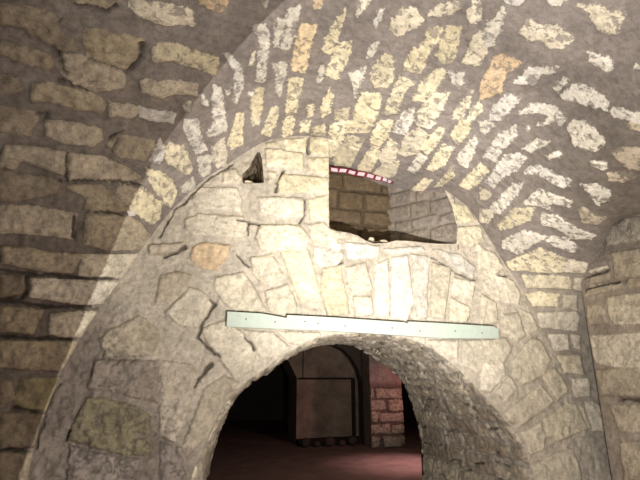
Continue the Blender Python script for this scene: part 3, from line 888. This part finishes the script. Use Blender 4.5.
# ------------------------------------------------------------------ loose rubble lying on the sill and in the pocket
M_RUB = plain_mat('rubble_limestone', (214,200,172), .95, .3, 60, .6)
M_RUD = plain_mat('dark_rubble', (92,76,66), .95, .4, 20, .8)  # darker tone for the lumps at the far pier
def rock(c, r, seed, label, group, mat=None):
    bm = bmesh.new(); bmesh.ops.create_icosphere(bm, subdivisions=3, radius=1)
    P = np.array([v.co for v in bm.verts]); d = 1+.35*fbm(P+seed*3.1, 1.1, 3, seed)+.1*fbm(P+seed, 4, 2, seed)
    for v, k in zip(bm.verts, d): v.co = Vector((v.co.x*r[0]*k, v.co.y*r[1]*k, v.co.z*r[2]*k))
    zmin = min(v.co.z for v in bm.verts)
    for v in bm.verts: v.co.z -= zmin
    o = mesh_obj('rubble_stone', bm, mat or M_RUB, smooth=True); o.location = Vector(c); tag(o, label, 'stone', group); return o
for i, (x, y, dy, r, lb) in enumerate([
    (340,232,.03,(.03,.03,.016),'pale lump of rubble at the left end of the niche sill'),
    (353,235,.05,(.05,.04,.022),'broad pale rubble lump on the sill below the brown niche wall'),
    (374,239,.06,(.022,.02,.022),'small whitish rubble stone standing on the middle of the niche sill'),
    (386,241,.05,(.035,.03,.014),'flat rubble piece just right of the whitish stone on the sill'),
    (408,241,.06,(.03,.03,.013),'low rubble piece on the right half of the niche sill')]):
    p = at_Y(x, y, YW); rock((p[0], YW+dy, zs+.004), r, 5+i, lb, 'rubble on the niche sill')
pz = pock[:, 1].min()
p = at_Y(249, 180, YW); rock((p[0], YW+.045, p[2]-.028), (.035,.03,.02), 31, 'pale broken stone wedged in the small hole left of the niche', 'rubble in the small hole')

# ------------------------------------------------------------------ the room beyond the archway
M_FLR = plain_mat('earth_floor', (150,118,108), .95, .3, 3, .5, bd=.03)
M_PLS = plain_mat('old_plaster', (150,134,118), .95, .42, 3.2, .9, bd=.05)
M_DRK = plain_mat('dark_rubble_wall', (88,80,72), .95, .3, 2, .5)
bm = bmesh.new(); box(bm, (-6, -2.5, -.3), (12, 18, 0)); o = mesh_obj('floor', bm, M_FLR); o['kind'] = 'structure'
gA = at_Z(296, 444, 0); gB = at_Z(371, 447, 0); gC = at_Z(404, 445, 0)
print('ground', gA, gB, gC)
YA = gA[1]; xa0 = gA[0]; xa1 = at_Y(372, 440, YA)[0]
# pier face with its blocked doorway
bm = bmesh.new()
def pY(x, y, Y): return Vector(at_Y(x, y, Y))
zt_a = 3.3
ol = [(xa0, 0), (xa0, pY(296,378,YA).z), (pY(289,362,YA).x, pY(289,362,YA).z), (pY(280,350,YA).x, pY(280,350,YA).z), (pY(262,330,YA).x, pY(262,330,YA).z), (pY(250,310,YA).x, zt_a), (xa1+.4, zt_a), (xa1+.02, 0)]
prism(bm, [Vector((x, YA, z)) for x, z in ol], (0, 1.2, 0))
pier = bpy.data.objects.new('stone_pier', None); COL.objects.link(pier); pier.location = Vector((xa0+.8, YA+.6, 0))
tag(pier, 'wide plastered pier with a walled-up doorway, dim at the back of the room beyond', 'pier')
q = mesh_obj('pier_body', bm, M_PLS); q.parent = pier; q.location = -pier.location
# incised frame of the blocked doorway
M_JNT = plain_mat('dark_joint', (50,40,34), .95, .3, 8, .4)
def strip(pxs, w, Y, name='joint_line'):
    bm = bmesh.new()
    for (a, b) in zip(pxs[:-1], pxs[1:]):
        A_, B_ = Vector(at_Y(*a, Y)), Vector(at_Y(*b, Y)); d = (B_-A_).normalized(); nn = Vector((-d.z, 0, d.x))*w/2
        prism(bm, [A_-nn, B_-nn, B_+nn, A_+nn], (0, .03, 0))
    return bm
# raised margin bands leave the panel recessed
bm = bmesh.new()
def bar_px_box(bm, x0_, y0_, x1_, y1_, Y, th):
    a = pY(x0_, y1_, Y); b = pY(x1_, y0_, Y); box(bm, (a.x, Y-th, a.z), (b.x, Y+.02, b.z), .01)
bar_px_box(bm, 298, 377.5, 352, 379.5, YA, .05)
s1 = mesh_obj('lintel', bm, M_JNT); s1.parent = pier; s1.location = -pier.location; s1['label'] = 'thin dark lintel ledge over the blocked doorway'
bm = bmesh.new(); bar_px_box(bm, 352, 378, 354.5, 436, YA, .05)
s1 = mesh_obj('door_jamb', bm, M_JNT); s1.parent = pier; s1.location = -pier.location; s1['label'] = 'dark upright joint beside the blocked doorway'
bm = bmesh.new(); bar_px_box(bm, 302.5, 345, 303.5, 378, YA, .03)
s1 = mesh_obj('vertical_joint', bm, M_JNT); s1.parent = pier; s1.location = -pier.location
bm = bmesh.new(); prism(bm, [pY(296,447,YA-.02), pY(358,447,YA-.02), pY(358,436,YA-.02), pY(330,437,YA-.02), pY(296,439,YA-.02)], (0, -.35, 0))
s1 = mesh_obj('rubble_footing', bm, M_JNT); s1.parent = pier; s1.location = -pier.location

for i, (x, w_, lb) in enumerate([(303,.16,'rubble lump at the left foot of the walled-up doorway'),(314,.12,'small rubble lump near the left foot of the walled-up doorway'),
        (326,.18,'broad rubble lump at the middle foot of the walled-up doorway'),(338,.12,'small rubble lump right of the middle at the foot of the walled-up doorway'),(349,.17,'rubble lump at the right foot of the walled-up doorway')]):
    p = at_Y(x, 441, YA-.25); rock((p[0], YA-.56, .0), (w_*.62, .09, w_*.55), 50+i, lb, 'rubble at the foot of the far pier', M_RUD)

# red-lit coursed pier standing in front to the right
YR = at_Z(388, 448, 0)[1]; xb0 = at_Y(371.5, 440, YR)[0]; xb1 = at_Y(404, 440, YR)[0]
rp_ = bpy.data.objects.new('coursed_pier', None); COL.objects.link(rp_); rp_.location = Vector(((xb0+xb1)/2, YR+.35, 0))
tag(rp_, 'squared stone pier with open joints, reddish, right of the walled-up doorway', 'pier')
S = Surf(lambda u, v: np.stack([u, np.full_like(u, YR), v], 1), xb0, xb1, 0, 3.0, .02, .02, FACE)
zsp = at_Y(388, 384, YR)[2]
S.courses(.25, .55, .05, 'g', lambda uv: uv[1] < zsp)
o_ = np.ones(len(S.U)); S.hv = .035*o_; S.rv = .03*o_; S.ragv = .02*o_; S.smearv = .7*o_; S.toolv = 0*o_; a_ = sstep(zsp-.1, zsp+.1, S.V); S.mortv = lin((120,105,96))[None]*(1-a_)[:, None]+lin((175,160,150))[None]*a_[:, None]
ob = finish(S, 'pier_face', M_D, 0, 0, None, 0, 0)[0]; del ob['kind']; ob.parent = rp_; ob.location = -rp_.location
bm = bmesh.new(); box(bm, (xb0, YR+.015, 0), (xb1, YR+.5, 3.0)); q = mesh_obj('pier_core', bm, M_PLS); q.parent = rp_; q.location = -rp_.location
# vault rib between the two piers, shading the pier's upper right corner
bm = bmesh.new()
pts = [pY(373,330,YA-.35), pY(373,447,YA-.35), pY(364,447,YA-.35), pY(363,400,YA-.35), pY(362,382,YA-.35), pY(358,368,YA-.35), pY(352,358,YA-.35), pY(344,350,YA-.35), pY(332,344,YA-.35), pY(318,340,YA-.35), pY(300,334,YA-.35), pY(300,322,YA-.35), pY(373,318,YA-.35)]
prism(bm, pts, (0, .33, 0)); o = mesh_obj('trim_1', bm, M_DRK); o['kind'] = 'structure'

# shell of the far room
def wallbox(name, a, b, mat):
    bm = bmesh.new(); box(bm, a, b); o = mesh_obj(name, bm, mat); o['kind'] = 'structure'; return o
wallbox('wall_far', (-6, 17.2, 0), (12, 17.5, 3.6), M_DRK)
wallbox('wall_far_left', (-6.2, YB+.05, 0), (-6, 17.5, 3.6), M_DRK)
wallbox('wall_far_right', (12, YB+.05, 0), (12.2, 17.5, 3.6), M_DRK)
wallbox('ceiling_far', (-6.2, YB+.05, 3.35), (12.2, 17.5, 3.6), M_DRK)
# rear face of the thick wall, with the archway cut
bm = bmesh.new()
kc = [Vector((p[0], YB, max(p[2], 0))) for p in Kc[::6]]
kc = [Vector((-6, YB, 0))]+kc+[Vector((12, YB, 0))]
ring = [Vector((v.x, YB, 3.6)) for v in kc]
for v, r in ((kc, ring),):
    f1 = [bm.verts.new(q) for q in v]; f2 = [bm.verts.new(q) for q in r]
    b1 = [bm.verts.new(q+Vector((0, .05, 0))) for q in v]; b2 = [bm.verts.new(q+Vector((0, .05, 0))) for q in r]
    for k in range(len(v)-1):
        bm.faces.new((f1[k], f1[k+1], f2[k+1], f2[k])); bm.faces.new((b1[k], b2[k], b2[k+1], b1[k+1]))
        bm.faces.new((f1[k], b1[k], b1[k+1], f1[k+1]))
o = mesh_obj('wall_back_rear', bm, M_DRK); o['kind'] = 'structure'

# ------------------------------------------------------------------ lights
def light(kind, name, loc, energy, color, size=.02, target=None, spot=None, blend=.1):
    l = bpy.data.lights.new(name, kind); l.energy = energy; l.color = color
    if kind != 'AREA': l.shadow_soft_size = size
    else: l.size = size
    if spot: l.spot_size = spot; l.spot_blend = blend
    o = bpy.data.objects.new(name, l); COL.objects.link(o); o.location = loc
    if target is not None:
        o.rotation_euler = (Vector(target)-Vector(loc)).to_track_quat('-Z', 'Y').to_euler()
    return o
# key: a hand torch, its beam cut along a straight edge that crosses the left wall
KEY = np.array([.55, .5, 1.1])
def on_H(x, y):
    q = H.shoot(x, y); return Hfn(np.array([q[0]]), np.array([q[1]]))[0]
e1, e2 = on_H(123, 222), on_H(66, 354)
nrm = np.cross(e1-KEY, e2-KEY); nrm /= np.linalg.norm(nrm)
if nrm[0] < 0: nrm = -nrm
light('SPOT', 'torch_key', KEY, 190, (1, .965, .91), .004, KEY+nrm, math.radians(180), 0.0)
light('SPOT', 'torch_hot', KEY+np.array([.02,0,0]), 440, (1, .965, .91), .004, at_Y(390, 235, YW), math.radians(62), 1.0)
light('POINT', 'added_fill', (.2, 1.0, 1.35), 25, (1, .95, .89), .02)  # unseen fill, added to lift the left wall and the archway soffit
light('POINT', 'added_eye_fill', (.05, -.02, 1.46), 16, (1, .96, .91), .02)  # weak point added at the eye to raise the dim left side
light('SPOT', 'added_vault_spot', (.3, .2, 1.3), 105, (1, .96, .9), .02, Hfn(*[np.array([q]) for q in H.shoot(255, 10)])[0], math.radians(85), 1.0)  # soft spot added to brighten the upper left of the vault
hp = at_Z(411, 464, 0)
light('SPOT', 'red_lamp', (hp[0]+.6, hp[1]-.2, 1.9), 170, (1, .66, .70), .05, hp, math.radians(70), 1.0)
light('SPOT', 'red_wash', (gC[0]+.9, gC[1]-2.2, 1.6), 85, (1, .42, .42), .1, ((xb0+xb1)/2+.15, YR, 1.1), math.radians(42), .8)
light('POINT', 'added_far_fill', (gA[0]+1.2, gA[1]-4.2, 2.3), 42, (1, .78, .68), .1)  # weak unseen light added so the far pier shows

w = bpy.data.worlds.new('World'); bpy.context.scene.world = w; w.use_nodes = True
w.node_tree.nodes['Background'].inputs[0].default_value = (.5, .45, .4, 1); w.node_tree.nodes['Background'].inputs[1].default_value = .006

cam = bpy.data.cameras.new('camera'); cam.sensor_width = 36; cam.lens = FOC/640*36; cam.clip_start = .05
co = bpy.data.objects.new('camera', cam); COL.objects.link(co); co.location = Vector(CAM)
co.rotation_euler = Vector(FWD).to_track_quat('-Z', 'Y').to_euler()
sc = bpy.context.scene; sc.camera = co
sc.view_settings.view_transform = 'Standard'; sc.view_settings.look = 'None'; sc.view_settings.exposure = 0; sc.view_settings.gamma = 1
sc.view_settings.use_curve_mapping = False
